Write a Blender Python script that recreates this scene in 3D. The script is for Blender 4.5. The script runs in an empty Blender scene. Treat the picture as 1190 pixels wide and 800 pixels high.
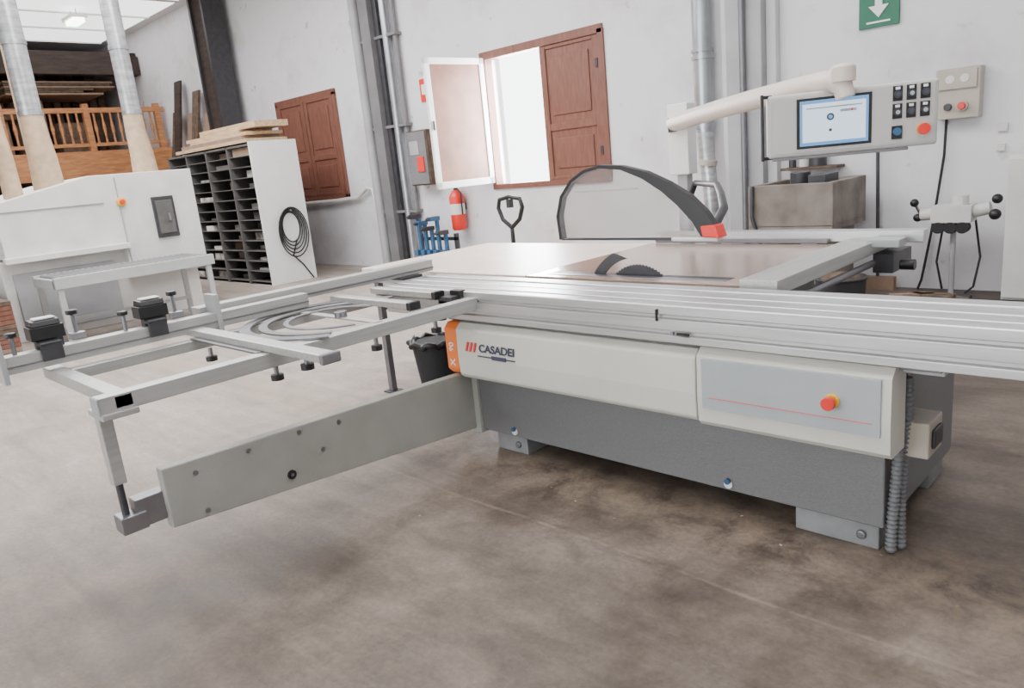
import bpy, bmesh, math, random
from mathutils import Vector, Matrix
random.seed(4)
PI=math.pi
COL=bpy.context.scene.collection

# ------------------------------------------------------------ materials
MATS={}
def mat(name,col,rough=.6,metal=0.,var=.0,vscale=6.,bump=0.,bscale=80.,col2=None,spec=None,emit=None,detail=5,stretch=None):
    if name in MATS: return MATS[name]
    m=bpy.data.materials.new(name);m.use_nodes=True;nt=m.node_tree;b=nt.nodes['Principled BSDF']
    b.inputs['Roughness'].default_value=rough;b.inputs['Metallic'].default_value=metal
    if spec is not None: b.inputs['Specular IOR Level'].default_value=spec
    tc=nt.nodes.new('ShaderNodeTexCoord');mp=nt.nodes.new('ShaderNodeMapping');nt.links.new(tc.outputs['Object'],mp.inputs[0])
    if stretch: mp.inputs['Scale'].default_value=stretch
    n=nt.nodes.new('ShaderNodeTexNoise');n.inputs['Scale'].default_value=vscale;n.inputs['Detail'].default_value=detail
    nt.links.new(mp.outputs[0],n.inputs['Vector'])
    r=nt.nodes.new('ShaderNodeValToRGB');nt.links.new(n.outputs['Fac'],r.inputs[0])
    c=Vector(col)
    if col2 is None:
        a=c*(1-var);d=Vector([min(1,x*(1+var*.6)) for x in c])
    else: a=c;d=Vector(col2)
    r.color_ramp.elements[0].position=.33;r.color_ramp.elements[1].position=.67
    r.color_ramp.elements[0].color=(*a,1);r.color_ramp.elements[1].color=(*d,1)
    nt.links.new(r.outputs[0],b.inputs['Base Color'])
    if bump>0:
        n2=nt.nodes.new('ShaderNodeTexNoise');n2.inputs['Scale'].default_value=bscale;nt.links.new(mp.outputs[0],n2.inputs['Vector'])
        bp=nt.nodes.new('ShaderNodeBump');bp.inputs['Strength'].default_value=bump;bp.inputs['Distance'].default_value=.01
        nt.links.new(n2.outputs['Fac'],bp.inputs['Height']);nt.links.new(bp.outputs[0],b.inputs['Normal'])
    if emit: b.inputs['Emission Color'].default_value=(*emit[0],1);b.inputs['Emission Strength'].default_value=emit[1]
    MATS[name]=m;return m

M=dict(
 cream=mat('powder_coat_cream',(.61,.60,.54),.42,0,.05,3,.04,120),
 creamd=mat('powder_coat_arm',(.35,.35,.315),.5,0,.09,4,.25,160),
 grey=mat('hammered_grey',(.165,.165,.17),.5,.1,.07,90,.25,260),
 lgrey=mat('light_grey_paint',(.38,.39,.39),.45,0,.06,8),
 foot=mat('foot_grey_paint',(.22,.225,.23),.5,0,.2,8),
 panelg=mat('panel_grey_plastic',(.47,.46,.44),.45,0,.04,8),
 alu=mat('aluminium',(.57,.57,.57),.34,.75,.1,3,stretch=(1,18,18)),
 aluY=mat('aluminium_profile',(.48,.48,.465),.42,.5,.1,3,stretch=(18,1,18)),
 alud=mat('aluminium_dark',(.20,.20,.21),.4,.6,.1,5),
 steel=mat('steel',(.30,.30,.32),.32,.85,.1,12),
 dsteel=mat('dark_steel',(.07,.07,.075),.45,.6,.15,12),
 iron=mat('cast_iron_top',(.42,.31,.25),.18,.35,.14,4,.02,60),  # brown of the reflected shutters is put into this base colour
 lam=mat('dusty_laminate',(.80,.68,.60),.34,0,.08,5,spec=.35),
 black=mat('black_plastic',(.012,.012,.013),.38,0,.1,10),
 rubber=mat('black_rubber',(.02,.02,.022),.8,0,.1,30),
 hose=mat('hose_grey',(.14,.145,.15),.55,0,.1,20),
 white=mat('white_paint',(.78,.78,.77),.55,0,.04,5),
 whited=mat('aged_white_paint',(.66,.65,.62),.6,0,.1,3),
 red=mat('red_plastic',(.75,.03,.02),.35,0,.05,8),
 yellow=mat('yellow_plastic',(.85,.5,.03),.45,0,.05,8),
 orange=mat('orange_decal',(.85,.19,.03),.45,0,.05,8),
 ink=mat('dark_ink',(.05,.055,.09),.5,0,.05,8),
 inset=mat('blue_grey_inset',(.37,.40,.42),.45,0,.04,5),
 wood=mat('brown_shutter_wood',(.15,.055,.036),.5,0,.0,5,.12,40,col2=(.20,.082,.055),stretch=(6,6,1)),
 pine=mat('orange_pine',(.34,.13,.05),.55,0,0,4,col2=(.50,.23,.09),stretch=(1,1,6)),
 ply=mat('raw_board',(.46,.31,.18),.65,0,0,4,col2=(.62,.45,.28),stretch=(1,6,6)),
 dwood=mat('dark_brown_boarding',(.022,.014,.011),.7,0,0,3,col2=(.055,.034,.026),stretch=(1,1,5)),
 galv=mat('galvanised_duct',(.44,.46,.48),.32,.75,.16,4),
 clearduct=mat('translucent_duct',(.46,.47,.48),.25,.5,.28,5,stretch=(1,1,4)),
 tan=mat('tan_filter_cloth',(.44,.32,.21),.8,0,.18,9),
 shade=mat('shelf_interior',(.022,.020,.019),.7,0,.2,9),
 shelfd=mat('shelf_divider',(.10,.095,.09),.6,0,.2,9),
 paper=mat('stacked_samples',(.20,.18,.16),.7,0,0,7,col2=(.66,.64,.60)),
 pil=mat('grey_pilaster',(.36,.36,.37),.6,0,.1,3),
 pild=mat('conduit_grey',(.18,.175,.18),.55,.1,.15,3),
 pilL=mat('light_grey_pilaster',(.60,.60,.61),.6,0,.06,3),
 green=mat('exit_green',(.01,.13,.07),.45,0,.05,8),
 blue=mat('blue_paint',(.03,.10,.2),.5,0,.15,8),
 navy=mat('navy_paint',(.02,.035,.07),.5,0,.15,8),
 beige=mat('beige_plastic',(.44,.40,.33),.5,0,.06,8),
 pinkb=mat('arm_beige',(.64,.56,.49),.4,0,.04,4),
 card=mat('cardboard',(.28,.19,.13),.75,0,.15,6),
 concre=mat('sink_concrete',(.15,.125,.105),.8,0,.45,4,col2=(.27,.235,.205)),
 stain=mat('rubble_brown',(.12,.08,.055),.8,0,.4,12),
 pane=mat('painted_reflection_pane',(.26,.115,.075),.45,0,.3,3),  # brown reflection in the glass, painted as plain colour
)
g=bpy.data.materials.new('smoked_polycarbonate');g.use_nodes=True;nt=g.node_tree;nt.nodes.clear()
o=nt.nodes.new('ShaderNodeOutputMaterial');mx=nt.nodes.new('ShaderNodeMixShader');tr=nt.nodes.new('ShaderNodeBsdfTransparent');gl=nt.nodes.new('ShaderNodeBsdfGlossy')
df=nt.nodes.new('ShaderNodeBsdfDiffuse');df.inputs[0].default_value=(.70,.69,.68,1);mx0=nt.nodes.new('ShaderNodeMixShader');mx0.inputs[0].default_value=.10
fr=nt.nodes.new('ShaderNodeFresnel');fr.inputs[0].default_value=1.45
tr.inputs[0].default_value=(.86,.85,.84,1);gl.inputs['Roughness'].default_value=.08
nt.links.new(tr.outputs[0],mx0.inputs[1]);nt.links.new(df.outputs[0],mx0.inputs[2])
nt.links.new(fr.outputs[0],mx.inputs[0]);nt.links.new(mx0.outputs[0],mx.inputs[1]);nt.links.new(gl.outputs[0],mx.inputs[2]);nt.links.new(mx.outputs[0],o.inputs[0])
M['smoke']=g
M['screen']=mat('touch_screen',(.02,.05,.1),.3,emit=((.74,.88,1.),1.5))
M['screenb']=mat('touch_screen_frame',(.02,.05,.1),.3,emit=((.2,.45,.85),1.0))
M['lampm']=mat('lamp_tube',(.9,.9,.9),.3,emit=((1,.98,.94),9))
M['glowm']=mat('ceiling_glow_sheet',(.9,.9,.9),.5,emit=((1,1,1),2.2))  # emission for the added ceiling sheet

def wallmat():
    m=bpy.data.materials.new('stained_white_plaster');m.use_nodes=True;nt=m.node_tree;b=nt.nodes['Principled BSDF'];b.inputs['Roughness'].default_value=.85
    tc=nt.nodes.new('ShaderNodeTexCoord')
    n=nt.nodes.new('ShaderNodeTexNoise');n.inputs['Scale'].default_value=1.1;n.inputs['Detail'].default_value=7;n.inputs['Roughness'].default_value=.6
    nt.links.new(tc.outputs['Object'],n.inputs[0])
    r=nt.nodes.new('ShaderNodeValToRGB');e=r.color_ramp.elements
    e[0].position=.27;e[0].color=(.54,.52,.52,1);e[1].position=.5;e[1].color=(.71,.705,.73,1)
    nt.links.new(n.outputs['Fac'],r.inputs[0])
    n2=nt.nodes.new('ShaderNodeTexNoise');n2.inputs['Scale'].default_value=5;n2.inputs['Detail'].default_value=5;nt.links.new(tc.outputs['Object'],n2.inputs[0])
    r2=nt.nodes.new('ShaderNodeValToRGB');f=r2.color_ramp.elements;f[0].position=.24;f[0].color=(.6,.5,.44,1);f[1].position=.33;f[1].color=(1,1,1,1)
    nt.links.new(n2.outputs['Fac'],r2.inputs[0])
    mm=nt.nodes.new('ShaderNodeMixRGB');mm.blend_type='MULTIPLY';mm.inputs[0].default_value=.9
    nt.links.new(r.outputs[0],mm.inputs[1]);nt.links.new(r2.outputs[0],mm.inputs[2]);nt.links.new(mm.outputs[0],b.inputs['Base Color'])
    n3=nt.nodes.new('ShaderNodeTexNoise');n3.inputs['Scale'].default_value=14;nt.links.new(tc.outputs['Object'],n3.inputs[0])
    bp=nt.nodes.new('ShaderNodeBump');bp.inputs['Strength'].default_value=.12;bp.inputs['Distance'].default_value=.02;nt.links.new(n3.outputs['Fac'],bp.inputs['Height']);nt.links.new(bp.outputs[0],b.inputs['Normal'])
    return m
M['wall']=wallmat()
def floormat():
    m=bpy.data.materials.new('worn_concrete_floor');m.use_nodes=True;nt=m.node_tree;b=nt.nodes['Principled BSDF']
    b.inputs['Specular IOR Level'].default_value=.3
    L=nt.links.new
    tc=nt.nodes.new('ShaderNodeTexCoord')
    def noise(sc,det,ro,dist=0,vec=None):
        n=nt.nodes.new('ShaderNodeTexNoise');n.inputs['Scale'].default_value=sc;n.inputs['Detail'].default_value=det;n.inputs['Roughness'].default_value=ro;n.inputs['Distortion'].default_value=dist
        L(vec or tc.outputs['Object'],n.inputs[0]);return n
    def ramp(src,p0,c0,p1,c1):
        r=nt.nodes.new('ShaderNodeValToRGB');e=r.color_ramp.elements;e[0].position=p0;e[0].color=(*c0,1);e[1].position=p1;e[1].color=(*c1,1);L(src,r.inputs[0]);return r
    def mix(f,a,c,bt='MIX',fv=1):
        x=nt.nodes.new('ShaderNodeMixRGB');x.blend_type=bt;x.inputs[0].default_value=fv
        if f: L(f,x.inputs[0])
        L(a,x.inputs[1]);L(c,x.inputs[2]);return x
    def maprange(src,a,c,lo=0,hi=1,sm=False):
        r=nt.nodes.new('ShaderNodeMapRange');r.inputs['From Min'].default_value=a;r.inputs['From Max'].default_value=c;r.inputs['To Min'].default_value=lo;r.inputs['To Max'].default_value=hi
        if sm:r.interpolation_type='SMOOTHSTEP'
        L(src,r.inputs['Value']);return r
    def math_(op,a,c=None,v=None):
        x=nt.nodes.new('ShaderNodeMath');x.operation=op;L(a,x.inputs[0])
        if c is not None:L(c,x.inputs[1])
        if v is not None:x.inputs[1].default_value=v
        return x
    big=noise(.95,6,.62,.5);med=noise(4.2,8,.75,.3);fine=noise(48,4,.7)
    mpp=nt.nodes.new('ShaderNodeMapping');mpp.inputs['Rotation'].default_value=(0,0,.5);mpp.inputs['Scale'].default_value=(.5,3.2,1);L(tc.outputs['Object'],mpp.inputs[0])
    streak=noise(1.6,6,.65,.6,mpp.outputs[0])
    c1=ramp(big.outputs['Fac'],.36,(.082,.065,.053),.62,(.178,.149,.127))
    c2=ramp(med.outputs['Fac'],.32,(.62,.59,.56),.66,(1.26,1.23,1.20))
    c3=ramp(fine.outputs['Fac'],.3,(.82,.81,.80),.7,(1.15,1.15,1.15))
    c4=ramp(streak.outputs['Fac'],.35,(.74,.72,.70),.62,(1.12,1.11,1.1))
    a=mix(None,c1.outputs[0],c2.outputs[0],'MULTIPLY',.95);a=mix(None,a.outputs[0],c4.outputs[0],'MULTIPLY',.9)
    sp=nt.nodes.new('ShaderNodeSeparateXYZ');L(tc.outputs['Object'],sp.inputs[0])
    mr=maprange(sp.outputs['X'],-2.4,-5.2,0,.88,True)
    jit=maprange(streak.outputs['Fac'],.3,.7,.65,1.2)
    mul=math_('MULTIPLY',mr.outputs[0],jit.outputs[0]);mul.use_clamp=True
    pale_lit=ramp(med.outputs['Fac'],.3,(.30,.248,.212),.7,(.44,.38,.335))  # window light reflected by the concrete, painted in as a paler tone
    a=mix(mul.outputs[0],a.outputs[0],pale_lit.outputs[0])
    dust=nt.nodes.new('ShaderNodeRGB');dust.outputs[0].default_value=(.29,.225,.165,1)
    ab=math_('SUBTRACT',sp.outputs['Y'],v=2.50);ab2=math_('ABSOLUTE',ab.outputs[0])
    mr2=maprange(ab2.outputs[0],.38,0,sm=True)
    th=ramp(med.outputs['Fac'],.40,(0,0,0),.66,(1,1,1))
    mu=math_('MULTIPLY',mr2.outputs[0],th.outputs[0]);mu2=math_('MULTIPLY',mu.outputs[0],v=.75)
    a=mix(mu2.outputs[0],a.outputs[0],dust.outputs[0])
    a=mix(None,a.outputs[0],c3.outputs[0],'MULTIPLY',.9)
    nj=noise(1.7,2,.5);wob=math_('MULTIPLY',nj.outputs['Fac'],v=.05)
    j=math_('SUBTRACT',sp.outputs['Y'],v=2.10);j=math_('ADD',j.outputs[0],wob.outputs[0]);j2=math_('ABSOLUTE',j.outputs[0])
    j3=maprange(j2.outputs[0],.012,.003,0,.45);j4=math_('MULTIPLY',j3.outputs[0],th.outputs[0])
    a=mix(j4.outputs[0],a.outputs[0],dust.outputs[0])
    L(a.outputs[0],b.inputs['Base Color'])
    rr=ramp(med.outputs['Fac'],.3,(.42,.42,.42),.7,(.66,.66,.66));L(rr.outputs[0],b.inputs['Roughness'])
    bp=nt.nodes.new('ShaderNodeBump');bp.inputs['Strength'].default_value=.15;bp.inputs['Distance'].default_value=.01;L(fine.outputs['Fac'],bp.inputs['Height']);L(bp.outputs[0],b.inputs['Normal'])
    return m
M['floor']=floormat()

# ------------------------------------------------------------ mesh builder
class B:
    def __init__(s,name,parent=None,bevel=0.,bseg=2):
        s.name=name;s.bm=bmesh.new();s.mats=[];s.parent=parent;s.bevel=bevel;s.bseg=bseg
    def mi(s,k):
        if k not in s.mats: s.mats.append(k)
        return s.mats.index(k)
    def box(s,a,b,m,rot=0.,piv=None):
        x0,y0,z0=[min(p,q) for p,q in zip(a,b)];x1,y1,z1=[max(p,q) for p,q in zip(a,b)]
        c=[(x0,y0,z0),(x1,y0,z0),(x1,y1,z0),(x0,y1,z0),(x0,y0,z1),(x1,y0,z1),(x1,y1,z1),(x0,y1,z1)]
        if rot:
            pv=Vector(piv or ((x0+x1)/2,(y0+y1)/2,0));R=Matrix.Rotation(rot,3,'Z');c=[R@(Vector(p)-pv)+pv for p in c]
        return s.hexa(c,m)
    def hexa(s,c,m):
        v=[s.bm.verts.new(p) for p in c];k=s.mi(m)
        for f in ((0,3,2,1),(4,5,6,7),(0,1,5,4),(1,2,6,5),(2,3,7,6),(3,0,4,7)):
            F=s.bm.faces.new([v[i] for i in f]);F.material_index=k
        return v
    def prism(s,pts,ax,a,b,m,smooth=False):
        def P(p,t):
            return (t,p[0],p[1]) if ax=='x' else (p[0],t,p[1]) if ax=='y' else (p[0],p[1],t)
        A=[s.bm.verts.new(P(p,a)) for p in pts];C=[s.bm.verts.new(P(p,b)) for p in pts];k=s.mi(m);n=len(pts)
        f=[s.bm.faces.new(A),s.bm.faces.new(C[::-1])]
        for i in range(n):
            q=s.bm.faces.new((A[i],C[i],C[(i+1)%n],A[(i+1)%n]));q.smooth=smooth;f.append(q)
        for q in f:q.material_index=k
        if smooth:
            for q in f[:2]:
                for e in q.edges:e.smooth=False
        bmesh.ops.recalc_face_normals(s.bm,faces=f)
    def tube(s,pts,r,m,seg=12,closed=False,cap=True):
        pts=[Vector(p) for p in pts];n=len(pts);rs=r if isinstance(r,(list,tuple)) else [r]*n;k=s.mi(m)
        rings=[];up=None
        for i,p in enumerate(pts):
            if closed: t=(pts[(i+1)%n]-pts[i-1]).normalized()
            else:
                t=(pts[min(i+1,n-1)]-pts[max(i-1,0)]).normalized()
            if up is None:
                up=Vector((0,0,1)) if abs(t.z)<.9 else Vector((1,0,0))
            u=(up-t*up.dot(t)).normalized();up=u;w=t.cross(u)
            rings.append([s.bm.verts.new(p+(u*math.cos(2*PI*j/seg)+w*math.sin(2*PI*j/seg))*rs[i]) for j in range(seg)])
        fs=[]
        for i in range(n if closed else n-1):
            a=rings[i];b=rings[(i+1)%n]
            for j in range(seg):
                f=s.bm.faces.new((a[j],a[(j+1)%seg],b[(j+1)%seg],b[j]));f.smooth=True;f.material_index=k;fs.append(f)
        if not closed and cap:
            for q in (rings[0][::-1],rings[-1]):
                f=s.bm.faces.new(q);f.material_index=k;fs.append(f)
                for e in f.edges:e.smooth=False
        bmesh.ops.recalc_face_normals(s.bm,faces=fs)
    def cyl(s,a,b,r,m,seg=20,r2=None): s.tube([a,b],[r,r if r2 is None else r2],m,seg)
    def ball(s,c,r,m,sc=(1,1,1)):
        k=s.mi(m);ret=bmesh.ops.create_uvsphere(s.bm,u_segments=16,v_segments=10,radius=r,matrix=Matrix.Translation(c)@Matrix.Diagonal((*sc,1)))
        for f in {f for v in ret['verts'] for f in v.link_faces}: f.material_index=k;f.smooth=True
    def done(s,loc=None,rotz=None):
        me=bpy.data.meshes.new(s.name);s.bm.to_mesh(me);s.bm.free()
        for k in s.mats: me.materials.append(M[k])
        ob=bpy.data.objects.new(s.name,me);COL.objects.link(ob)
        if s.parent: ob.parent=s.parent
        if loc: ob.location=loc
        if rotz: ob.rotation_euler=(0,0,rotz)
        if s.bevel:
            md=ob.modifiers.new('bevel','BEVEL');md.width=s.bevel;md.segments=s.bseg;md.limit_method='ANGLE';md.angle_limit=math.radians(40)
        return ob
def empty(name):
    e=bpy.data.objects.new(name,None);COL.objects.link(e);e.empty_display_size=.2;return e
def text(name,body,size,loc,rot,m,parent,ext=.0008,shear=0.,sx=1.,off=.0012):
    t=bpy.data.curves.new(name,'FONT');t.body=body;t.size=size;t.extrude=ext;t.shear=shear;t.offset=off
    ob=bpy.data.objects.new(name,t);COL.objects.link(ob);ob.location=loc;ob.rotation_euler=rot;ob.parent=parent;ob.scale=(sx,1,1);t.materials.append(M[m]);return ob

# ------------------------------------------------------------ room
YW=7.5;YM=YW-.004
b=B('floor');b.box((-24,-7,-.1),(4,YW+.3,0),'floor');b.done()
b=B('wall_back')
wx0,wx1,wz0,wz1=-7.50,-5.56,1.20,2.92
b.box((-24,YW,0),(wx0,YW+.3,5.6),'wall');b.box((wx1,YW,0),(4,YW+.3,5.6),'wall')
b.box((wx0,YW,0),(wx1,YW+.3,wz0),'wall');b.box((wx0,YW,wz1),(wx1,YW+.3,5.6),'wall')
b.done()
b=B('wall_left');b.box((-24.2,-7,0),(-24,YW+.3,5.6),'dwood');b.done()
b=B('wall_right');b.box((4,-7,0),(4.2,YW+.3,5.6),'wall');b.done()
b=B('wall_rear');b.box((-24,-7.2,0),(-8,-7,5.6),'wall');b.box((-8,-7.2,4.2),(2,-7,5.6),'wall');b.box((2,-7.2,0),(4,-7,5.6),'wall');b.done()
b=B('ceiling');b.box((-24.2,-7.2,5.3),(4.2,YW+.3,5.45),'white');b.done()
b=B('ceiling_glow');b.box((-20.2,4.6,5.27),(-15.6,7.2,5.298),'glowm')  # glowing sheet added to brighten the ceiling, no opening behind it
for x in (-20.2,-18.7,-17.2,-15.65): b.box((x,4.6,5.24),(x+.05,7.2,5.27),'white')
b.done()

w=empty('window_1')
b=B('frame',w,.004)
b.box((wx0-.06,YW-.03,wz1-.05),(wx1+.06,YW+.12,wz1+.05),'wood');b.box((wx0-.03,YW-.03,wz0-.04),(wx1+.06,YW+.12,wz0+.03),'wood')
b.box((wx0-.04,YW-.02,wz0),(wx0+.03,YW+.12,wz1),'wood');b.box((wx1-.02,YW-.03,wz0),(wx1+.07,YW+.12,wz1),'wood')
b.done()
def shutter(b,x0,x1,z0,z1,y):
    b.box((x0,y,z0),(x1,y+.03,z1),'wood')
    fr=.09
    b.box((x0,y-.02,z0),(x0+fr,y,z1),'wood');b.box((x1-fr,y-.02,z0),(x1,y,z1),'wood')
    zs=[z0,(z0*.6+z1*.4),z1]
    for z in zs: b.box((x0+fr,y-.02,max(z0,z-fr/2)),(x1-fr,y,min(z1,z+fr/2)),'wood')
    for a,c in zip(zs[:-1],zs[1:]): b.box((x0+fr+.07,y-.015,a+fr+.05),(x1-fr-.07,y,c-fr-.05),'wood')
b=B('shutter_closed',w,.006);shutter(b,-6.50,-5.58,wz0+.03,wz1-.05,YW+.01);b.box((-5.62,YW-.04,2.5),(-5.58,YW-.01,2.6),'dsteel');b.box((-5.62,YW-.04,1.5),(-5.58,YW-.01,1.6),'dsteel');b.done()
b=B('leaf_open',w,.005)
L=.97
b.box((0,-L,wz0+.05),(.045,-L+.08,wz1-.02),'white');b.box((0,-.08,wz0+.05),(.045,0,wz1-.02),'white')
b.box((0,-L,wz0+.05),(.045,0,wz0+.14),'white');b.box((0,-L,wz1-.10),(.045,0,wz1-.02),'white')
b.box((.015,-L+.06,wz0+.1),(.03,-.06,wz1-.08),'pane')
b.cyl((.06,-L+.04,2.0),(.06,-L+.04,2.12),.012,'dsteel')
b.done(loc=(wx0-.02,YW-.03,0),rotz=-.10)
w=empty('window_2')
b=B('frame_and_shutters',w,.005)
x0,x1=-12.95,-11.15
b.box((x0-.08,YW-.05,2.9),(x1+.08,YM,3.0),'wood');b.box((x0-.08,YW-.05,1.18),(x1+.08,YM,1.26),'wood')
b.box((x0-.08,YW-.05,1.2),(x0,YM,2.95),'wood');b.box((x1,YW-.05,1.2),(x1+.08,YM,2.95),'wood')
shutter(b,x0,-12.06,1.26,2.9,YW-.037);shutter(b,-12.04,x1,1.26,2.9,YW-.037)
b.done()

# mezzanine
mz=empty('mezzanine')
b=B('deck',mz);b.box((-24,-6.9,2.12),(-18,YW-.02,2.6),'pine');b.box((-18.02,-6.9,2.06),(-17.9,YW-.02,2.62),'pine')
for y in (-5,-1.5,2.2,5.5): b.box((-18.2,y-.12,0),(-17.96,y+.12,2.1),'dsteel')
b.done()
b=B('back_boarding',mz);b.box((-20.4,-6.9,0),(-20.3,YW-.02,2.12),'dwood');b.done()
b=B('balustrade',mz)
b.box((-18.05,-6.9,3.42),(-17.95,YW-.05,3.52),'pine');b.box((-18.03,-6.9,2.72),(-17.97,YW-.05,2.79),'pine')
y=-6.8
while y<YW-.1:
    b.tube([(-18,y,2.75),(-18,y,2.95),(-18,y,3.1),(-18,y,3.25),(-18,y,3.44)],[.028,.022,.042,.022,.028],'pine',8);y+=.17
for y in (2.6,4.2,5.8,7.3): b.box((-18.06,y-.06,2.6),(-17.94,y+.06,3.6),'pine')
b.done()
b=B('stored_boards',mz)
b.box((-20.5,5.0,2.6),(-19.7,5.5,3.9),'card');b.box((-20,5.6,2.6),(-19.3,6.3,3.35),'stain');b.box((-21,4.2,2.6),(-20,4.8,3.5),'card');b.box((-20.2,4.3,3.5),(-19.8,5.4,3.75),'stain')
for i in range(14): b.box((-21.5+i*.05,4.6+i*.19,2.6),(-21.45+i*.05,4.75+i*.19,4.2+random.random()*.7),random.choice(['card','dwood','stain','dwood']))
for i in range(6): b.box((-20.6,4.7,3.95+.05*i),(-19.2,6.0+random.random(),3.99+.05*i),random.choice(['stain','dwood','card']))
b.done()
b=B('roof_beam',mz);b.box((-19.2,-6.9,4.35),(-18.9,YW-.02,4.75),'dwood');b.box((-23.9,-6.9,4.75),(-19,YW-.02,4.85),'dwood');b.done()
b=B('steel_column');x=-14.3
b.box((x-.45,6.95,0),(x-.38,7.35,5.29),'dsteel');b.box((x+.06,6.95,0),(x+.13,7.35,5.29),'dsteel');b.box((x-.38,7.0,0),(x+.06,7.08,5.29),'dwood')
b.cyl((x-.68,7.38,0),(x-.68,7.38,5.29),.055,'pild');b.done()
b=B('leaning_planks')
for i,(x,h,k) in enumerate([(-15.75,3.1,'card'),(-15.45,2.8,'dwood'),(-16.1,3.6,'stain'),(-16.5,3.2,'card'),(-16.9,3.9,'dwood'),(-17.25,3.3,'stain')]):
    b.hexa([(x,6.6,0),(x+.3,6.6,0),(x+.3,6.65,0),(x,6.65,0),(x,7.35,h),(x+.3,7.35,h),(x+.3,7.4,h),(x,7.4,h)],k)
b.done()
b=B('riser_pipes')
b.cyl((-10.08,7.36,0),(-10.08,7.36,5.29),.075,'pil',16)
b.box((-9.88,7.3,0),(-9.66,YM,5.29),'pild');b.box((-9.64,7.38,0),(-9.54,YM,5.29),'dsteel')
b.cyl((-9.40,7.4,0),(-9.40,7.4,5.29),.06,'galv',14);b.cyl((-9.22,7.43,.4),(-9.22,7.43,5.29),.04,'pild',12)
for z in (.9,2.2,3.5): b.box((-10.2,7.36,z),(-9.15,YM,z+.04),'pild')
b.done()
b=B('conduit');b.tube([(-12.75,7.42,1.13),(-11.4,7.42,1.15),(-10.75,7.42,1.18),(-10.45,7.42,1.33),(-10.3,7.42,1.30),(-10.27,7.42,1.1),(-10.27,7.42,.0)],.035,'whited',10);b.done()
b=B('extraction_duct')
DX=-4.15
b.cyl((DX,7.36,1.62),(DX,7.36,5.29),.10,'galv',24)
for z in (1.66,2.35,2.42,3.2): b.cyl((DX,7.36,z),(DX,7.36,z+.035),.114,'galv',24)
pts=[(DX,7.36,1.62),(DX+.03,7.33,1.35),(DX+.07,7.3,1.1),(DX+.09,7.3,.8),(DX+.09,7.3,0)];b.tube(pts,[.095,.085,.08,.08,.08],'clearduct',16)
b.cyl((DX+.05,7.3,1.28),(DX+.06,7.3,1.33),.1,'beige')
b.done()
b=B('pilaster',None,.01);b.box((-3.86,7.3,0),(-3.48,YM,5.29),'pil');b.box((-3.96,7.4,0),(-3.86,YM,5.29),'pilL');b.box((-3.48,7.4,0),(-3.38,YM,5.29),'pilL');b.cyl((-3.66,7.26,0),(-3.66,7.26,5.29),.03,'alud',12);b.done()
es=empty('exit_sign')
b=B('board',es,.003);b.box((-2.63,7.47,2.36),(-2.29,YM,2.72),'green');b.done()
b=B('arrow',es);b.prism([(-2.49,2.64),(-2.43,2.64),(-2.43,2.54),(-2.375,2.54),(-2.46,2.44),(-2.545,2.54),(-2.49,2.54)],'y',7.46,7.468,'white');b.box((-2.56,7.46,2.395),(-2.36,7.468,2.41),'white');b.done()
b=B('electrical_box',None,.012)
b.box((-1.95,7.36,1.5),(-1.62,YM,1.91),'beige');b.box((-1.93,7.34,1.74),(-1.64,7.36,1.89),'beige')
b.cyl((-1.84,7.335,1.82),(-1.84,7.355,1.82),.035,'whited');b.cyl((-1.73,7.335,1.82),(-1.73,7.355,1.82),.035,'whited')
b.cyl((-1.74,7.33,1.60),(-1.74,7.36,1.60),.045,'beige');b.cyl((-1.74,7.30,1.60),(-1.74,7.33,1.60),.03,'red');b.cyl((-1.85,7.33,1.6),(-1.85,7.36,1.6),.03,'dsteel')
b.tube([(-1.88,7.45,1.52),(-1.89,7.46,1.2),(-1.93,7.44,.8),(-1.97,7.45,.5),(-2.02,7.4,.1),(-2.05,7.4,.01)],.012,'rubber',8)
b.done()
b=B('power_socket',None,.004);b.box((-1.50,7.47,1.36),(-1.43,YM,1.43),'whited');b.box((-1.50,7.47,1.2),(-1.44,YM,1.26),'whited');b.done()
b=B('power_feeder',None,.008)
b.box((-1.86,7.0,.66),(-1.56,7.2,.80),'whited');b.cyl((-1.66,7.1,.80),(-1.66,7.1,.88),.06,'whited');b.cyl((-1.86,7.1,.73),(-1.96,7.1,.72),.05,'whited');b.cyl((-1.56,7.1,.74),(-1.44,7.1,.77),.05,'whited')
b.ball((-1.40,7.05,.72),.045,'black');b.ball((-1.40,7.1,.84),.04,'black');b.ball((-2.0,7.05,.83),.035,'black');b.cyl((-1.96,7.1,.72),(-2.0,7.05,.83),.012,'steel')
b.ball((-1.98,7.08,.70),.035,'black')
for x in (-1.80,-1.71,-1.62): b.cyl((x,7.0,.62),(x,7.08,.62),.05,'rubber')
b.cyl((-1.71,7.12,0),(-1.71,7.12,.62),.022,'pil');b.cyl((-1.71,7.12,0),(-1.71,7.12,.03),.16,'dsteel')
b.tube([(-1.57,7.2,.68),(-1.52,7.2,.35),(-1.55,7.15,.1),(-1.6,7.1,.05)],.01,'rubber',8)
b.tube([(-1.8,7.2,.68),(-1.85,7.2,.3),(-1.8,7.2,.06)],.01,'rubber',8)
b.done()
b=B('utility_sink',None,.01)
b.box((-3.25,6.5,.70),(-2.48,6.55,1.08),'concre');b.box((-3.25,7.24,.70),(-2.48,7.29,1.08),'concre');b.box((-3.25,6.55,.70),(-3.18,7.24,1.08),'concre');b.box((-2.55,6.55,.70),(-2.48,7.24,1.08),'concre');b.box((-3.25,6.5,.66),(-2.48,7.29,.72),'concre')
b.box((-3.2,6.7,0),(-3.05,7.2,.67),'concre');b.box((-2.7,6.7,0),(-2.55,7.2,.67),'concre')
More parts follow.
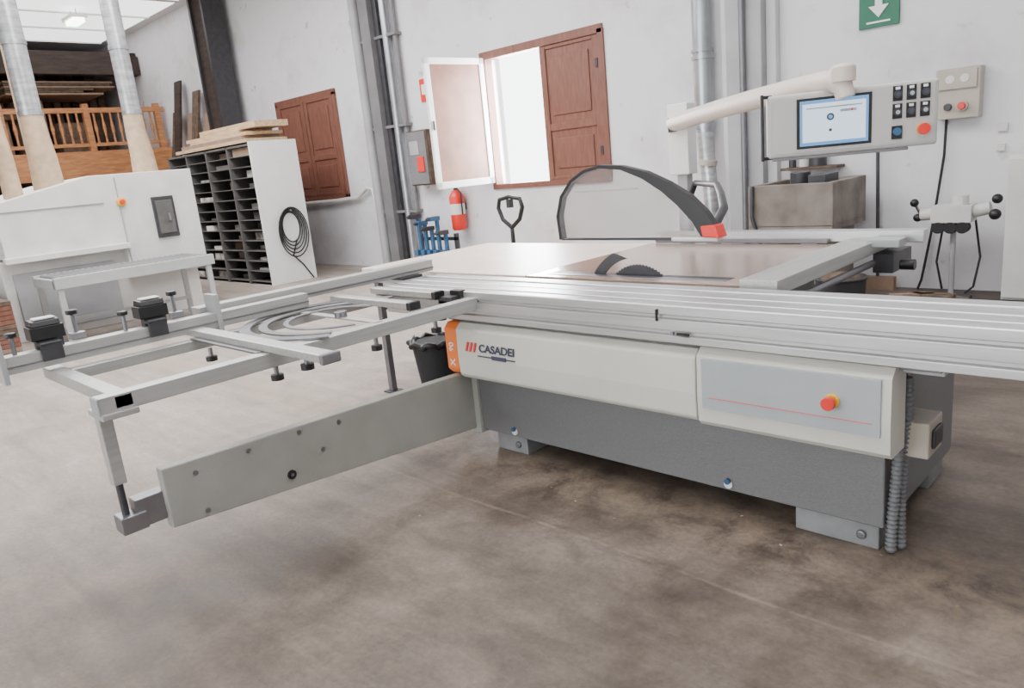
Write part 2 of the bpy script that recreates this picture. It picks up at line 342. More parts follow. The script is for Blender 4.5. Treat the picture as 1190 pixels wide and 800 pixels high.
b.cyl((-2.95,6.95,.9),(-2.95,6.95,1.16),.09,'dsteel',16);b.box((-2.78,6.7,1.0),(-2.62,7.0,1.14),'dsteel');b.tube([(-3.2,6.48,1.08),(-3.2,6.47,.8),(-3.1,6.46,.5),(-3.1,6.5,.05)],.02,'dsteel',8)
b.done()
b=B('bottle_shelf',None,.003);b.box((-3.3,7.3,1.16),(-2.75,YM,1.185),'stain')
for x,k,h,r in [(-3.22,'dsteel',.2,.035),(-3.10,'whited',.16,.05),(-2.97,'dsteel',.14,.08)]: 
    b.cyl((x,7.4,1.185),(x,7.4,1.185+h),r,k,16);b.cyl((x,7.4,1.185+h),(x,7.4,1.22+h),r*.45,k,12)
b.done()
b=B('broom',None);b.cyl((-2.40,7.4,.1),(-2.44,7.44,1.6),.016,'dsteel',8);b.box((-2.58,7.34,.0),(-2.24,7.42,.12),'card');b.done()
b=B('waste_bucket');b.cyl((-2.3,6.2,0),(-2.3,6.2,.32),.17,'dsteel',24,.2);b.tube([(-2.3+.2*math.cos(a*PI/12),6.2+.2*math.sin(a*PI/12),.32) for a in range(24)],.012,'dsteel',6,closed=True);b.ball((-2.3,6.2,.3),.17,'stain',(1,1,.4));b.done()
b=B('offcut_pile')
for i in range(18):
    x=-1.72+random.uniform(-.10,.15);y=6.45+random.uniform(-.12,.12);z=.0+.03*(i//3)
    b.box((x-.16,y-.03,z),(x+.16,y+.03,z+.028),random.choice(['stain','card','stain']),random.uniform(-.4,.4))
b.done()
b=B('storage_cabinet',None,.006);b.box((-1.31,6.95,.04),(-.3,7.45,1.18),'whited');b.box((-1.30,6.93,.06),(-.82,6.95,1.16),'whited');b.box((-.79,6.93,.06),(-.31,6.95,1.16),'whited');b.box((-1.31,6.98,0),(-.3,7.42,.04),'dsteel');b.cyl((-.86,6.92,.6),(-.86,6.92,.75),.008,'steel');b.done()
b=B('fuse_cabinet',None,.008);b.box((-9.08,7.28,1.3),(-8.62,YM,2.1),'stain');b.box((-9.06,7.26,1.32),(-8.64,7.28,2.08),'pild');b.box((-9.0,7.25,1.75),(-8.8,7.26,1.95),'pil');b.box((-8.85,7.24,1.5),(-8.7,7.26,1.72),'red');b.done()
b=B('fire_sign',None);b.box((-8.87,7.48,2.5),(-8.68,YM,2.82),'red');b.box((-8.83,7.475,2.6),(-8.72,7.48,2.74),'white');b.done()
b=B('fire_extinguisher');x,y=-8.2,7.36
b.tube([(x,y,.62),(x,y,.65),(x,y,1.1),(x,y,1.17),(x,y,1.2)],[.09,.11,.11,.07,.03],'red',20);b.cyl((x,y,.85),(x,y,1.0),.112,'white',20);b.cyl((x,y,1.2),(x,y,1.26),.03,'black');b.box((x-.09,y-.015,1.25),(x+.05,y+.015,1.28),'black')
b.tube([(x+.03,y,1.22),(x+.13,y-.03,1.15),(x+.13,y-.03,.85)],.012,'black',8);b.box((x-.05,7.42,.9),(x+.05,YM,1.0),'dsteel');b.done()
b=B('clamp_rack',None,.003)
b.box((-8.85,6.8,0),(-8.0,7.15,.05),'dsteel');b.box((-8.85,7.09,0),(-8.8,7.15,.6),'dsteel');b.box((-8.05,7.09,0),(-8.0,7.15,.6),'dsteel');b.box((-8.85,7.09,.5),(-8.0,7.13,.55),'dsteel')
for i,(x,h) in enumerate([(-8.72,.90),(-8.58,.80),(-8.44,.72),(-8.30,.86),(-8.14,.66)]):
    b.box((x-.028,7.0,.05),(x+.028,7.04,h),'blue');b.box((x-.06,6.88,h-.06),(x+.03,7.06,h),'blue' if i%2 else 'dsteel');b.cyl((x,6.9,h-.03),(x,6.82,h-.03),.02,'dsteel',10);b.box((x-.05,6.92,.3),(x+.03,7.05,.38),'blue')
b.done()
b=B('pallet_jack');x,y=-6.3,6.5
b.tube([(x,y,.3),(x,y,.62),(x-.0,y,.74),(x-.14,y,.84),(x-.20,y,.98),(x-.17,y,1.08),(x,y,1.11),(x+.17,y,1.08),(x+.20,y,.98),(x+.14,y,.84),(x,y,.74)],.026,'black',10)
b.box((x-.03,y-.03,.98),(x+.03,y+.03,1.08),'dsteel')
b.cyl((x,y,.1),(x,y,.45),.05,'dsteel',16);b.cyl((x-.1,y,.09),(x+.1,y,.09),.09,'rubber',20)
b.box((x-.27,y+.08,.08),(x-.1,y+.85,.14),'yellow');b.box((x+.1,y+.08,.08),(x+.27,y+.85,.14),'yellow');b.box((x-.27,y+.03,.08),(x+.27,y+.13,.4),'yellow')
for q in (-.18,.18): b.cyl((x+q-.03,y+.75,.04),(x+q+.03,y+.75,.04),.04,'rubber')
b.done()

# ------------------------------------------------------------ shelf unit
sh=empty('shelving_unit')
b=B('carcass',sh,.004);X0,X1,Y0,Y1,H=-13.75,-10.72,5.6,6.35,2.16
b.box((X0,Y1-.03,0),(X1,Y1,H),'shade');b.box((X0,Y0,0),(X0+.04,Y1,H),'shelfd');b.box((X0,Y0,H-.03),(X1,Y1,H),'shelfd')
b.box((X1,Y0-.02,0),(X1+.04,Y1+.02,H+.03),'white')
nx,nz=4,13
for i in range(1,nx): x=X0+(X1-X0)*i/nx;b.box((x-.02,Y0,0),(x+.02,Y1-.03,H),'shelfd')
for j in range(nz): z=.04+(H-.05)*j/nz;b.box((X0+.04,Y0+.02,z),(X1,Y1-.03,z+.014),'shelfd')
b.done()
b=B('stored_samples',sh)
for i in range(nx):
    for j in range(nz):
        if random.random()<.72:
            xa=X0+(X1-X0)*i/nx+.05;z=.055+(H-.05)*j/nz;wd=(X1-X0)/nx-.1
            a=random.uniform(0,.4)*wd;b.box((xa+a,Y0+.04+random.random()*.2,z),(xa+wd*random.uniform(.6,1),Y1-.1,z+random.uniform(.03,.12)),random.choice(['paper','paper','card','whited','whited','shelfd']))
b.done()
b=B('boards_on_top',sh)
for i,(a,c,z,h,k) in enumerate([(-13.4,-10.8,2.19,.05,'ply'),(-13.2,-11.0,2.24,.06,'card'),(-12.9,-10.9,2.30,.05,'ply'),(-13.1,-11.2,2.35,.05,'ply'),(-12.6,-10.7,2.40,.09,'ply')]): b.box((a,5.62+.03*i,z),(c,6.3,z+h),k)
b.done()
b=B('cable_coil',sh)
for q in range(5):
    rr=.21+.035*q
    b.tube([(X1+.06+.015*q,6.04+rr*.72*math.cos(a*PI/14+q),.86-.02*q+rr*math.sin(a*PI/14+q)*1.1) for a in range(28)],.011,'black',6,closed=True)
b.tube([(X1+.06,6.1,.65),(X1+.06,6.0,.42),(X1+.06,6.15,.25),(X1+.09,6.28,.02)],.011,'black',6);b.cyl((X1+.04,6.03,1.12),(X1+.15,6.03,1.12),.015,'steel')
b.done()

# ------------------------------------------------------------ edge bander + table + ducts
eb=empty('edge_banding_machine')
b=B('hood',eb,.02)
b.prism([(2.05,.98),(2.05,1.60),(3.1,1.84),(4.34,1.84),(4.34,.55),(3.35,.55),(3.35,.98)],'x',-12.6,-10,'whited')
b.box((-10.03,2.1,1.5),(-9.98,3.2,1.515),'pil');b.box((-10.02,2.02,.93),(-9.9,3.38,1.0),'whited');b.box((-10.01,3.37,.6),(-9.985,3.385,1.8),'pil')
b.done()
b=B('base',eb,.01);b.box((-12.5,2.0,.0),(-10.15,4.25,.95),'whited');b.box((-10.2,2.1,.1),(-10.1,3.2,.8),'pil');b.done()
b=B('controls',eb,.006);b.box((-10,3.76,1.0),(-9.96,4.03,1.52),'dsteel');b.box((-9.965,3.79,1.05),(-9.95,4.0,1.47),'shelfd');b.box((-9.96,3.92,1.2),(-9.93,3.95,1.3),'pild')
b.cyl((-10,3.4,1.5),(-9.96,3.4,1.5),.055,'yellow');b.cyl((-9.96,3.4,1.5),(-9.92,3.4,1.5),.03,'red');b.done()
b=B('dust_sleeves',eb)
for x,y,r in [(-10.4,2.36,.075),(-10.5,2.78,.125),(-10.6,3.98,.115)]:
    b.cyl((x,y,2.6),(x,y,5.29),r,'clearduct',18)
    for z in (2.6,3.4,4.3): b.cyl((x,y,z),(x,y,z+.05),r+.01,'galv',18)
    zt=1.66 if y<3 else 1.83
    b.tube([(x,y,2.65),(x,y,2.4),(x+.05,y,2.1),(x+.05,y,zt)],[r,r*1.1,r*1.25,r*1.4],'tan',18)
b.cyl((-11.6,3.0,1.8),(-11.6,3.0,5.29),.09,'tan',14)
b.done()
b=B('roller_table',None,.004)
b.box((-9.75,2.2,.66),(-9.68,3.95,.78),'lgrey');b.box((-8.98,2.2,.66),(-8.91,3.95,.78),'lgrey');b.box((-9.7,2.2,.66),(-8.95,2.25,.76),'lgrey');b.box((-9.7,3.9,.66),(-8.95,3.95,.76),'lgrey')
y=2.29
while y<3.9: b.cyl((-9.7,y,.757),(-8.96,y,.757),.030,'pild',10);y+=.066
for x in (-9.72,-8.96):
    for y in (2.25,3.88): b.box((x-.025,y-.03,0),(x+.025,y+.03,.68),'lgrey')
b.box((-9.7,2.25,.2),(-8.96,2.29,.24),'lgrey');b.box((-9.72,2.25,.2),(-9.68,3.9,.24),'lgrey')
b.done()
b=B('timber_stack')
for i in range(12): b.box((-10.3-random.random()*.3,1.2,.05*i),(-9.3,1.85,.05*i+.045),random.choice(['stain','card','wood']))
b.done()
b=B('tool_cupboard',None,.008);b.box((-11.6,1.1,.06),(-10.75,1.9,1.4),'navy');b.box((-10.76,1.14,.12),(-10.73,1.48,1.36),'navy');b.box((-10.76,1.52,.12),(-10.73,1.86,1.36),'navy')
for y in (1.2,1.8): b.box((-11.5,y-.05,0),(-10.85,y+.05,.06),'dsteel')
b.cyl((-10.72,1.46,.7),(-10.72,1.46,.85),.01,'steel');b.done()

# ------------------------------------------------------------ THE PANEL SAW
ps=empty('sliding_table_saw')
b=B('base_cabinet',ps,.006)
b.box((-2.88,2.58,.10),(-.80,3.45,.70),'grey')
for x0,x1 in ((-2.78,-2.56),(-1.13,-.82)):
    b.box((x0,2.60,0),(x1,2.78,.1),'foot');b.box((x0,3.2,0),(x1,3.4,.1),'foot')
    b.cyl((x1-.06,2.585,.05),(x1-.06,2.60,.05),.018,'alud',12)
b.done()
b=B('feet_screws',ps)
for x in (-2.62,-1.4): b.cyl((x,2.572,.13),(x,2.585,.13),.018,'white');b.cyl((x,2.562,.145),(x,2.575,.145),.012,'blue')
b.done()
def apron(name,x0,x1,z0,z1):
    b=B(name,ps,.008,3)
    b.prism([(2.60,z0),(2.475,z0),(2.455,z0+.02),(2.45,z0+.12),(2.455,z1-.03),(2.49,z1),(2.60,z1+.005)],'x',x0,x1,'cream')
    return b
b=apron('apron_left',-2.86,-1.462,.43,.725);b.done()
b=apron('apron_right',-1.455,-.745,.42,.735)
b.box((-1.43,2.443,.50),(-.775,2.452,.70),'inset')
b.box((-1.40,2.4405,.545),(-.80,2.443,.5475),'red')
b.cyl((-.93,2.445,.608),(-.93,2.432,.608),.025,'yellow',24);b.cyl((-.93,2.435,.608),(-.93,2.408,.608),.014,'red',20);b.cyl((-.93,2.412,.608),(-.93,2.396,.608),.023,'red',24)
b.done()
b=B('orange_end_cap',ps,.01,3)
b.prism([(2.62,.44),(2.49,.44),(2.46,.47),(2.46,.69),(2.49,.72),(2.62,.725)],'x',-2.96,-2.862,'orange');b.done()
text('model_lettering','X   80',.05,(-2.895,2.4585,.49),(PI/2,-PI/2,0),'white',ps)
b=B('emblem',ps)
for i in range(3):
    x=-2.79+i*.028;b.prism([(x,.585),(x+.013,.585),(x+.032,.635),(x+.019,.635)],'y',2.446,2.4495,'red')
b.box((-2.70,2.4455,.565),(-2.44,2.4495,.571),'ink');b.box((-2.60,2.445,.558),(-2.50,2.449,.578),'ink')
b.done()
text('apron_lettering','CASADEI',.056,(-2.69,2.4465,.592),(PI/2,0,0),'ink',ps,sx=1.12,off=.0016,shear=.1)
b=B('carriage_rail',ps,.003)
b.box((-2.98,2.56,.70),(-.62,2.84,.745),'lgrey');b.box((-2.98,2.52,.722),(-.62,2.56,.738),'alud');b.box((-2.8,2.6,.66),(-.8,2.9,.71),'grey')
b.done()
b=B('sliding_carriage',ps,.0015,1)
y0,y1=2.45,2.86
prof=[(y0+.02,.745),(y0,.75),(y0,.778),(y0+.016,.782),(y0+.016,.796),(y0,.80),(y0,.842),(y0+.014,.846),(y0+.014,.858),(y0,.862),(y0,.895),(y0+.005,.90),(y0+.06,.90),(y0+.062,.885),(y0+.085,.885),(y0+.087,.90),(y0+.17,.90),(y0+.172,.892),(y0+.185,.892),(y0+.187,.90),(y0+.27,.90),(y0+.272,.885),(y0+.295,.885),(y0+.297,.903),(y0+.34,.903),(y0+.342,.896),(y1,.896),(y1,.75)]
b.prism(prof,'x',-3.42,1.0,'alu')
b.done()
b=B('carriage_end_block',ps,.003);b.box((-3.44,2.45,.76),(-3.415,2.86,.895),'black');b.box((-2.88,2.38,.84),(-2.78,2.452,.88),'dsteel');b.box((-2.84,2.43,.87),(-2.76,2.47,.905),'black');b.done()
b=B('carriage_locks',ps)
b.cyl((-1.62,2.444,.835),(-1.62,2.444,.882),.005,'black',10);b.box((-1.53,2.44,.784),(-1.48,2.452,.792),'black');b.cyl((-1.55,2.45,.79),(-1.55,2.437,.79),.007,'steel')
b.done()
b=B('extension_table',ps,.003);b.box((-4.28,2.90,.865),(-2.75,4.12,.90),'lam');b.box((-4.25,2.93,.80),(-2.75,2.97,.865),'lgrey');b.box((-4.25,4.05,.80),(-2.75,4.09,.865),'lgrey');b.box((-4.25,2.93,.80),(-4.21,4.09,.865),'lgrey');b.done()
b=B('cast_iron_table',ps,.003);b.box((-2.745,2.90,.85),(-1.50,4.12,.90),'iron');b.box((-2.7,3.1,.74),(-1.6,3.9,.85),'lgrey')
b.done()
b=B('rear_body',ps,.005);b.box((-2.7,3.45,.1),(-1.6,3.95,.74),'grey');b.box((-2.6,3.5,0),(-2.4,3.9,.1),'foot');b.box((-1.9,3.5,0),(-1.7,3.9,.1),'foot');b.done()
b=B('support_legs',ps,.003)
for x,y in ((-4.22,2.98),(-4.22,4.04)):
    b.box((x-.022,y-.022,0),(x+.022,y+.022,.86),'alud');b.box((x-.05,y-.05,0),(x+.05,y+.05,.01),'dsteel')
b.done()
b=B('blade_slot',ps);b.box((-2.65,3.01,.9),(-1.6,3.06,.9012),'black');b.box((-2.65,2.96,.9),(-1.6,3.005,.902),'steel');b.done()
b=B('saw_blade',ps)
n=72;pts=[]
for i in range(n*2):
    a=2*PI*i/(n*2);r=.222 if i%2 else .214;pts.append((-2.10+r*math.cos(a),.735+r*math.sin(a)))
b.prism(pts,'y',3.032,3.036,'dsteel');b.done()
b=B('riving_knife',ps)
pts=[(-2.12+.25*math.cos(a),.735+.25*math.sin(a)) for a in [math.radians(t) for t in range(100,160,6)]]
pts+=[(-2.12+.31*math.cos(a),.735+.30*math.sin(a)) for a in [math.radians(t) for t in range(156,110,-6)]]
b.prism(pts,'y',3.031,3.037,'dsteel');b.done()
b=B('fence_rail',ps,.004);b.box((-1.50,2.90,.86),(-1.33,4.35,.925),'aluY');b.cyl((-1.34,2.95,.81),(-1.34,4.5,.81),.018,'alud');b.box((-1.34,4.05,.76),(-1.24,4.35,.86),'dsteel');b.box((-1.36,4.0,.90),(-1.2,4.12,.94),'lgrey')
b.cyl((-1.22,4.1,.80),(-1.15,4.1,.80),.028,'black');b.box((-1.33,3.0,.78),(-1.26,3.06,.86),'black');b.cyl((-1.29,3.03,.73),(-1.29,3.03,.78),.02,'black');b.done()
b=B('rip_fence',ps,.004);b.box((-2.70,4.16,.905),(-1.13,4.24,.968),'alu');b.box((-2.71,4.12,.902),(-1.6,4.16,.925),'alud');b.box((-1.48,4.10,.9),(-1.25,4.3,.93),'lgrey');b.done()
b=B('side_box',ps,.008);b.box((-.80,2.64,.37),(-.68,2.80,.50),'beige');b.box((-.68,2.67,.40),(-.668,2.77,.47),'dsteel');b.done()
b=B('hose_conduits',ps)
for q,(x,y,r) in enumerate(((-.772,2.60,.020),(-.758,2.645,.019))):
    pts=[];rs=[]
    for i in range(150):
        t=i/149;pts.append((x+.008*math.sin(t*5+q),y+.008*math.sin(t*3),.66-.65*t+.0));rs.append(r*(1 if (i//2)%2 else .74))
    b.tube(pts,rs,'hose',12)
b.cyl((-.775,2.6,.64),(-.775,2.6,.70),.02,'black')
for z in (.5,.58,.66): b.cyl((-.8,2.72,z),(-.77,2.72,z),.02,'steel')
b.done()
b=B('swing_arm',ps,.006)
A0=(-2.90,2.60);A1=(-2.72,.86)
th=.05
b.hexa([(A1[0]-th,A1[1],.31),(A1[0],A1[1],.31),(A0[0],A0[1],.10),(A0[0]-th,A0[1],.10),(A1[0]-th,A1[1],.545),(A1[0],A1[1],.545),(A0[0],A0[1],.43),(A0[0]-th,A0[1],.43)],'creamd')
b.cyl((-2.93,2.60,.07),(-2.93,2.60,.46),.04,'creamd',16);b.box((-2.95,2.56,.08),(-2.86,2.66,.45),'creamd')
b.done()
b=B('arm_bolts',ps)
def armpt(t,s):
    x=A1[0]+(A0[0]-A1[0])*t;y=A1[1]+(A0[1]-A1[1])*t;zb=.31+(.10-.31)*t;zt=.545+(.43-.545)*t
    return Vector((x,y,zb+(zt-zb)*s))
nrm=Vector((1.74,.18,0)).normalized()
for t,s in ((.07,.78),(.08,.12),(.2,.86),(.34,.9),(.40,.5),(.46,.86)):
    p=armpt(t,s);b.cyl(p,p+nrm*.006,.010,'steel',12)
p=armpt(.30,.25);b.cyl(p,p+nrm*.008,.02,'black',16);b.cyl(p,p+nrm*.01,.008,'steel',10)
b.done()
b=B('telescopic_leg',ps,.004)
b.box((-2.80,.71,.53),(-2.75,.755,.84),'aluY');b.cyl((-2.775,.732,.38),(-2.775,.732,.54),.013,'dsteel',14)
b.box((-2.815,.70,.345),(-2.735,.79,.41),'steel');b.box((-2.815,.76,.345),(-2.75,.9,.455),'steel')
b.done()
b=B('crosscut_frame',ps,.004)
b.box((-2.735,.70,.81),(-2.67,2.46,.87),'aluY')
b.box((-3.52,.75,.82),(-2.67,.81,.865),'aluY')
b.box((-3.37,.80,.82),(-3.315,2.46,.865),'aluY')
b.box((-3.40,2.38,.82),(-2.68,2.44,.86),'aluY')
b.box((-3.34,1.30,.865),(-2.72,1.36,.875),'alud')
b.box((-2.815,.70,.79),(-2.66,.82,.812),'aluY')
b.box((-2.74,.694,.81),(-2.665,.70,.87),'pil')
b.done()
b=B('support_bars',ps,.006)
b.box((-3.45,1.325,.872),(-2.29,1.395,.905),'aluY');b.box((-2.295,1.32,.868),(-2.27,1.40,.908),'pild')
b.box((-3.45,2.11,.872),(-2.78,2.17,.905),'aluY');b.box((-2.79,2.105,.868),(-2.76,2.175,.908),'black')
b.box((-3.42,2.35,.872),(-2.88,2.41,.905),'aluY');b.box((-2.89,2.345,.868),(-2.86,2.415,.908),'black')
b.done()
b=B('mitre_scale',ps,.001)
def arc(r0,r1,a0,a1,z0,z1,m,cx=-3.0,cy=1.88):
    n=28;P=[(cx+r1*math.cos(math.radians(a0+(a1-a0)*i/n)),cy+r1*math.sin(math.radians(a0+(a1-a0)*i/n))) for i in range(n+1)]
    P+=[(cx+r0*math.cos(math.radians(a1-(a1-a0)*i/n)),cy+r0*math.sin(math.radians(a1-(a1-a0)*i/n))) for i in range(n+1)]
    for i in range(n):
        q=[P[i],P[i+1],P[2*n+1-i-1],P[2*n+1-i]]
        b.hexa([(*p,z0) for p in q]+[(*p,z1) for p in q],m)
arc(.41,.46,110,320,.872,.882,'steel');arc(.335,.375,110,320,.872,.880,'pild');arc(.24,.265,100,340,.872,.880,'steel')
b.box((-3.4,1.86,.866),(-2.70,1.90,.874),'aluY');b.cyl((-3.0,1.88,.87),(-3.0,1.88,.90),.03,'steel')
b.done()
b=B('crosscut_fence',ps,.004)
b.box((-3.56,1.42,.915),(-3.48,2.87,.98),'aluY');b.box((-3.48,1.42,.93),(-3.473,2.87,.94),'alud')
b.box((-3.46,.60,.885),(-3.39,1.95,.955),'aluY');b.box((-3.39,.60,.91),(-3.385,1.95,.918),'alud')
b.box((-3.49,.585,.85),(-3.375,.605,1.02),'lgrey')
b.box((-3.49,1.46,.86),(-3.38,1.485,1.04),'lgrey')
b.box((-3.58,2.6,.90),(-3.44,2.75,.915),'dsteel')
b.done()
b=B('flip_stops',ps,.006)
for y in (.77,1.19):
    b.box((-3.50,y-.055,.99),(-3.41,y+.07,1.045),'black');b.prism([(-3.50,1.045),(-3.41,1.045),(-3.42,1.068),(-3.485,1.072)],'y',y-.045,y+.06,'black')
    b.box((-3.48,y-.03,1.07),(-3.425,y+.05,1.078),'white');b.box((-3.46,y-.04,.95),(-3.42,y+.06,.99),'dsteel');b.box((-3.385,y-.04,.91),(-3.37,y+.04,.98),'dsteel');b.box((-3.42,y-.04,.97),(-3.37,y+.04,.985),'dsteel')
    b.cyl((-3.50,y+.13,.98),(-3.50,y+.13,1.06),.009,'steel');b.cyl((-3.50,y+.13,1.06),(-3.50,y+.13,1.08),.023,'black')
    b.cyl((-3.42,y-.12,.955),(-3.42,y-.12,1.025),.009,'steel');b.cyl((-3.42,y-.12,1.025),(-3.42,y-.12,1.043),.021,'black')
    b.box((-3.51,y+.1,.955),(-3.47,y+.16,.985),'steel')
b.done()
b=B('clamp_knobs',ps)
for x,y,z in ((-2.70,1.36,.76),(-2.70,1.85,.76),(-2.70,2.2,.76),(-3.34,1.38,.76),(-2.45,1.36,.835),(-2.9,2.41,.76)):
    b.cyl((x,y,z),(x,y,z+.05),.01,'steel');b.cyl((x,y,z-.01),(x,y,z+.012),.026,'black',10)
b.done()
gp=[(-2.59,1.075),(-2.60,1.2),(-2.565,1.305),(-2.49,1.385),(-2.40,1.43),(-2.30,1.448),(-2.17,1.437),(-2.03,1.40),(-1.91,1.345),(-1.80,1.28),(-1.72,1.205),(-1.66,1.12)]
inn=[(-2.573,1.082),(-2.583,1.2),(-2.55,1.298),(-2.48,1.372),(-2.395,1.414),(-2.3,1.431),(-2.17,1.416),(-2.05,1.368),(-1.945,1.303),(-1.86,1.233),(-1.79,1.16),(-1.745,1.09)]
b=B('guard_rim',ps,.002)
ya,yb=3.025,3.07
for i in range(len(gp)-1):
    q=[gp[i],gp[i+1],inn[i+1],inn[i]]
    b.hexa([(q[3][0],ya,q[3][1]),(q[2][0],ya,q[2][1]),(q[2][0],yb,q[2][1]),(q[3][0],yb,q[3][1]),
            (q[0][0],ya,q[0][1]),(q[1][0],ya,q[1][1]),(q[1][0],yb,q[1][1]),(q[0][0],yb,q[0][1])],'black')
bmesh.ops.remove_doubles(b.bm,verts=b.bm.verts,dist=.0004)
b.box((-2.575,ya,1.074),(-1.8,ya+.004,1.082),'dsteel');b.box((-2.575,yb-.004,1.074),(-1.8,yb,1.082),'dsteel')
b.box((-2.5,yb-.006,1.315),(-2.1,yb-.003,1.325),'white')
b.done()
b=B('guard_shield',ps)
k=b.mi('smoke')
for y in (ya+.003,yb-.003):
    vs=[b.bm.verts.new((x,y,z)) for x,z in inn];f=b.bm.faces.new(vs);f.material_index=k
b.done()
b=B('guard_spout',ps,.006)
b.hexa([(-1.73,3.01,1.09),(-1.645,3.01,1.085),(-1.645,3.09,1.085),(-1.73,3.09,1.09),(-1.74,3.01,1.14),(-1.665,3.01,1.145),(-1.665,3.09,1.145),(-1.74,3.09,1.14)],'red')
b.box((-1.90,3.02,1.07),(-1.66,3.08,1.088),'whited')
b.tube([(-1.70,3.07,1.13),(-1.72,3.2,1.2),(-1.95,3.6,1.24),(-2.3,4.2,1.25),(-2.75,4.72,1.24),(-2.86,4.80,1.1)],.020,'dsteel',12)
b.done()
b=B('column',ps,.006);b.box((-2.98,4.76,1.30),(-2.82,4.88,1.79),'white');b.box((-2.93,4.78,0),(-2.85,4.86,1.30),'pil');b.box((-3.05,4.66,0),(-2.75,4.98,.02),'dsteel');b.box((-2.97,4.745,1.6),(-2.9,4.76,1.7),'dsteel');b.done()
b=B('boom',ps)
b.tube([(-2.95,4.80,1.66),(-2.6,4.47,1.675),(-2.2,4.08,1.685),(-1.8,3.68,1.69),(-1.45,3.33,1.69),(-1.25,3.15,1.69),(-1.17,3.09,1.685),(-1.14,3.08,1.66),(-1.13,3.08,1.62)],[.058,.056,.053,.05,.047,.045,.044,.038,.035],'pinkb',18)
b.cyl((-1.14,3.08,1.68),(-1.14,3.08,1.73),.046,'pinkb');b.ball((-1.14,3.08,1.73),.046,'pinkb',(1,1,.4));b.done()
cp=empty('control_panel');cp.parent=ps;cp.location=(-1.14,3.15,1.535);cp.rotation_euler=(0,0,math.radians(29))
W=.62;Hh=.245
b=B('panel_housing',cp,.012,3);b.box((-W/2,-.03,-Hh/2),(W/2,.04,Hh/2),'panelg');b.done()
b=B('panel_face',cp,.003);b.box((-W/2+.02,-.034,-Hh/2+.015),(W/2-.015,-.03,Hh/2-.015),'panelg')
b.box((-.20,-.037,-.095),(.075,-.034,.098),'black');b.box((-.188,-.039,-.085),(.063,-.037,.088),'screenb');b.box((-.178,-.040,-.072),(.053,-.039,.075),'screen')
b.box((-.165,-.041,.055),(.04,-.040,.06),'inset');b.cyl((-.075,-.04,.02),(-.075,-.042,.02),.014,'ink');b.cyl((-.075,-.042,.02),(-.075,-.043,.02),.008,'screenb');b.cyl((-.075,-.04,-.03),(-.075,-.042,-.03),.006,'ink');b.box((-.04,-.041,.035),(.02,-.040,.045),'inset');b.box((.0,-.042,.035),(.006,-.040,.045),'red')
for r in range(2):
    for c in range(3):
        x=.165+c*.048;z=.082-r*.066
        b.box((x-.017,-.038,z-.03),(x+.017,-.034,z+.026),'black');b.cyl((x,-.038,z-.006),(x,-.047,z-.006),.014,'dsteel',16);b.cyl((x,-.047,z-.006),(x,-.049,z-.006),.008,'inset' if (r+c)%2 else 'ink',12);b.box((x-.008,-.04,z+.012),(x+.008,-.0375,z+.022),'white')
b.box((.146,-.039,-.09),(.184,-.034,-.04),'black');b.cyl((.165,-.039,-.062),(.165,-.047,-.062),.015,'blue')
b.cyl((.255,-.034,-.06),(.255,-.045,-.06),.022,'yellow');b.cyl((.255,-.045,-.06),(.255,-.07,-.06),.021,'red')
b.done()
b=B('panel_handle',cp,.003);b.cyl((-W/2-.02,-.035,-.13),(-W/2-.02,-.035,.13),.007,'black',10);b.cyl((-W/2-.02,-.035,.12),(-W/2+.02,0,.12),.007,'black',10);b.cyl((-W/2-.02,-.035,-.12),(-W/2+.02,0,-.12),.007,'black',10)
b.box((-W/2+.02,-.025,-Hh/2-.012),(W/2-.1,.03,-Hh/2),'pild');b.cyl((-.04,0,Hh/2),(-.04,0,Hh/2+.03),.03,'pinkb');b.done()

b=B('rubbish_bin');x,y=-4.06,3.28
b.tube([(x,y,0),(x,y,.03),(x,y,.32)],[.13,.135,.17],'rubber',24)
b.tube([(x+(.175+.015*math.sin(a*2.3))*math.cos(a*PI/16),y+(.175+.015*math.sin(a*1.7))*math.sin(a*PI/16),.315+.015*math.sin(a*1.9)) for a in range(32)],.022,'black',8,closed=True)
b.done()
b=B('floor_litter')
for i in range(16):
    x=random.uniform(-3.4,-.5);y=random.uniform(1.2,2.75) if i%3==0 else random.uniform(2.3,2.6);s=random.uniform(.003,.006)
    b.box((x,y,.0),(x+s*2,y+s,.002),random.choice(['ply','ply','card']),random.uniform(0,3))
b.done()

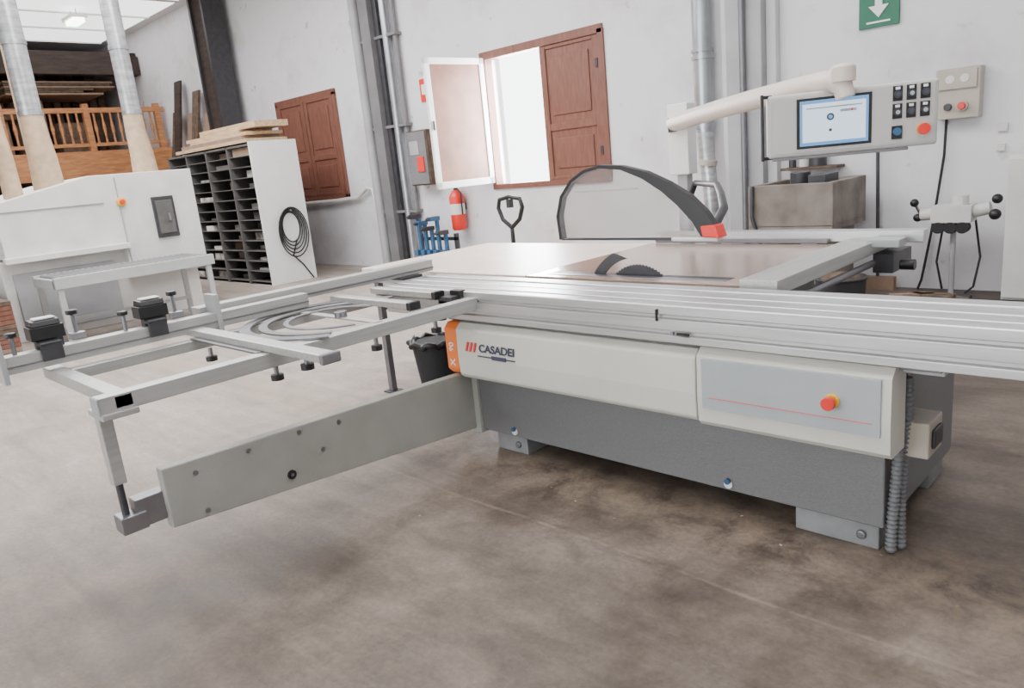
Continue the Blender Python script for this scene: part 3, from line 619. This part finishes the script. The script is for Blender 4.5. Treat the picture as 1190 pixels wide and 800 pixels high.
b=B('ceiling_lamp');b.box((-17.2,5.55,5.0),(-16.7,5.75,5.08),'lampm');b.box((-17.25,5.5,5.08),(-16.65,5.8,5.14),'white')
b.cyl((-17.1,5.65,5.14),(-17.1,5.65,5.27),.01,'steel',6);b.cyl((-16.8,5.65,5.14),(-16.8,5.65,5.27),.01,'steel',6);b.done()
def area(name,loc,sx,sy,power,col=(1,1,1),rot=(0,0,0)):
    l=bpy.data.lights.new(name,'AREA');l.shape='RECTANGLE';l.size=sx;l.size_y=sy;l.energy=power;l.color=col
    ob=bpy.data.objects.new(name,l);COL.objects.link(ob);ob.location=loc;ob.rotation_euler=rot;return ob
area('ceiling_fill_1',(-1.5,2.0,5.22),5,4,330,(.98,.98,1))  # added overhead fill lamps under the closed ceiling, no openings above them
area('ceiling_fill_2',(-8,3.2,5.22),6,3,660,(.98,.98,1))
area('ceiling_fill_3',(-13.2,2.0,5.22),4,4,500,(.99,.98,1))
area('window_daylight',(-7.0,7.72,2.05),.9,1.6,210,(.95,.98,1),(-PI/2,0,0))
wd=bpy.data.worlds.new('overcast_sky');bpy.context.scene.world=wd;wd.use_nodes=True;bg=wd.node_tree.nodes['Background'];bg.inputs[0].default_value=(.96,.98,1,1);bg.inputs[1].default_value=6.5

# ------------------------------------------------------------ camera
f=860.;pitch=math.radians(13.7);roll=math.radians(5.7);yaw=math.radians(45)
F0=Vector((-math.cos(yaw),math.sin(yaw),0));R=Vector((math.sin(yaw),math.cos(yaw),0));Z=Vector((0,0,1))
F=F0*math.cos(pitch)-Z*math.sin(pitch);U0=F0*math.sin(pitch)+Z*math.cos(pitch)
cx=R*math.cos(roll)-U0*math.sin(roll);cy=R*math.sin(roll)+U0*math.cos(roll)
cam=bpy.data.objects.new('Camera',bpy.data.cameras.new('Camera'));COL.objects.link(cam)
m=Matrix((cx,cy,-F)).transposed().to_4x4();m.translation=Vector((0,0,1.5));cam.matrix_world=m
cam.data.sensor_width=36;cam.data.lens=f/1190*36;cam.data.clip_start=.05
bpy.context.scene.camera=cam
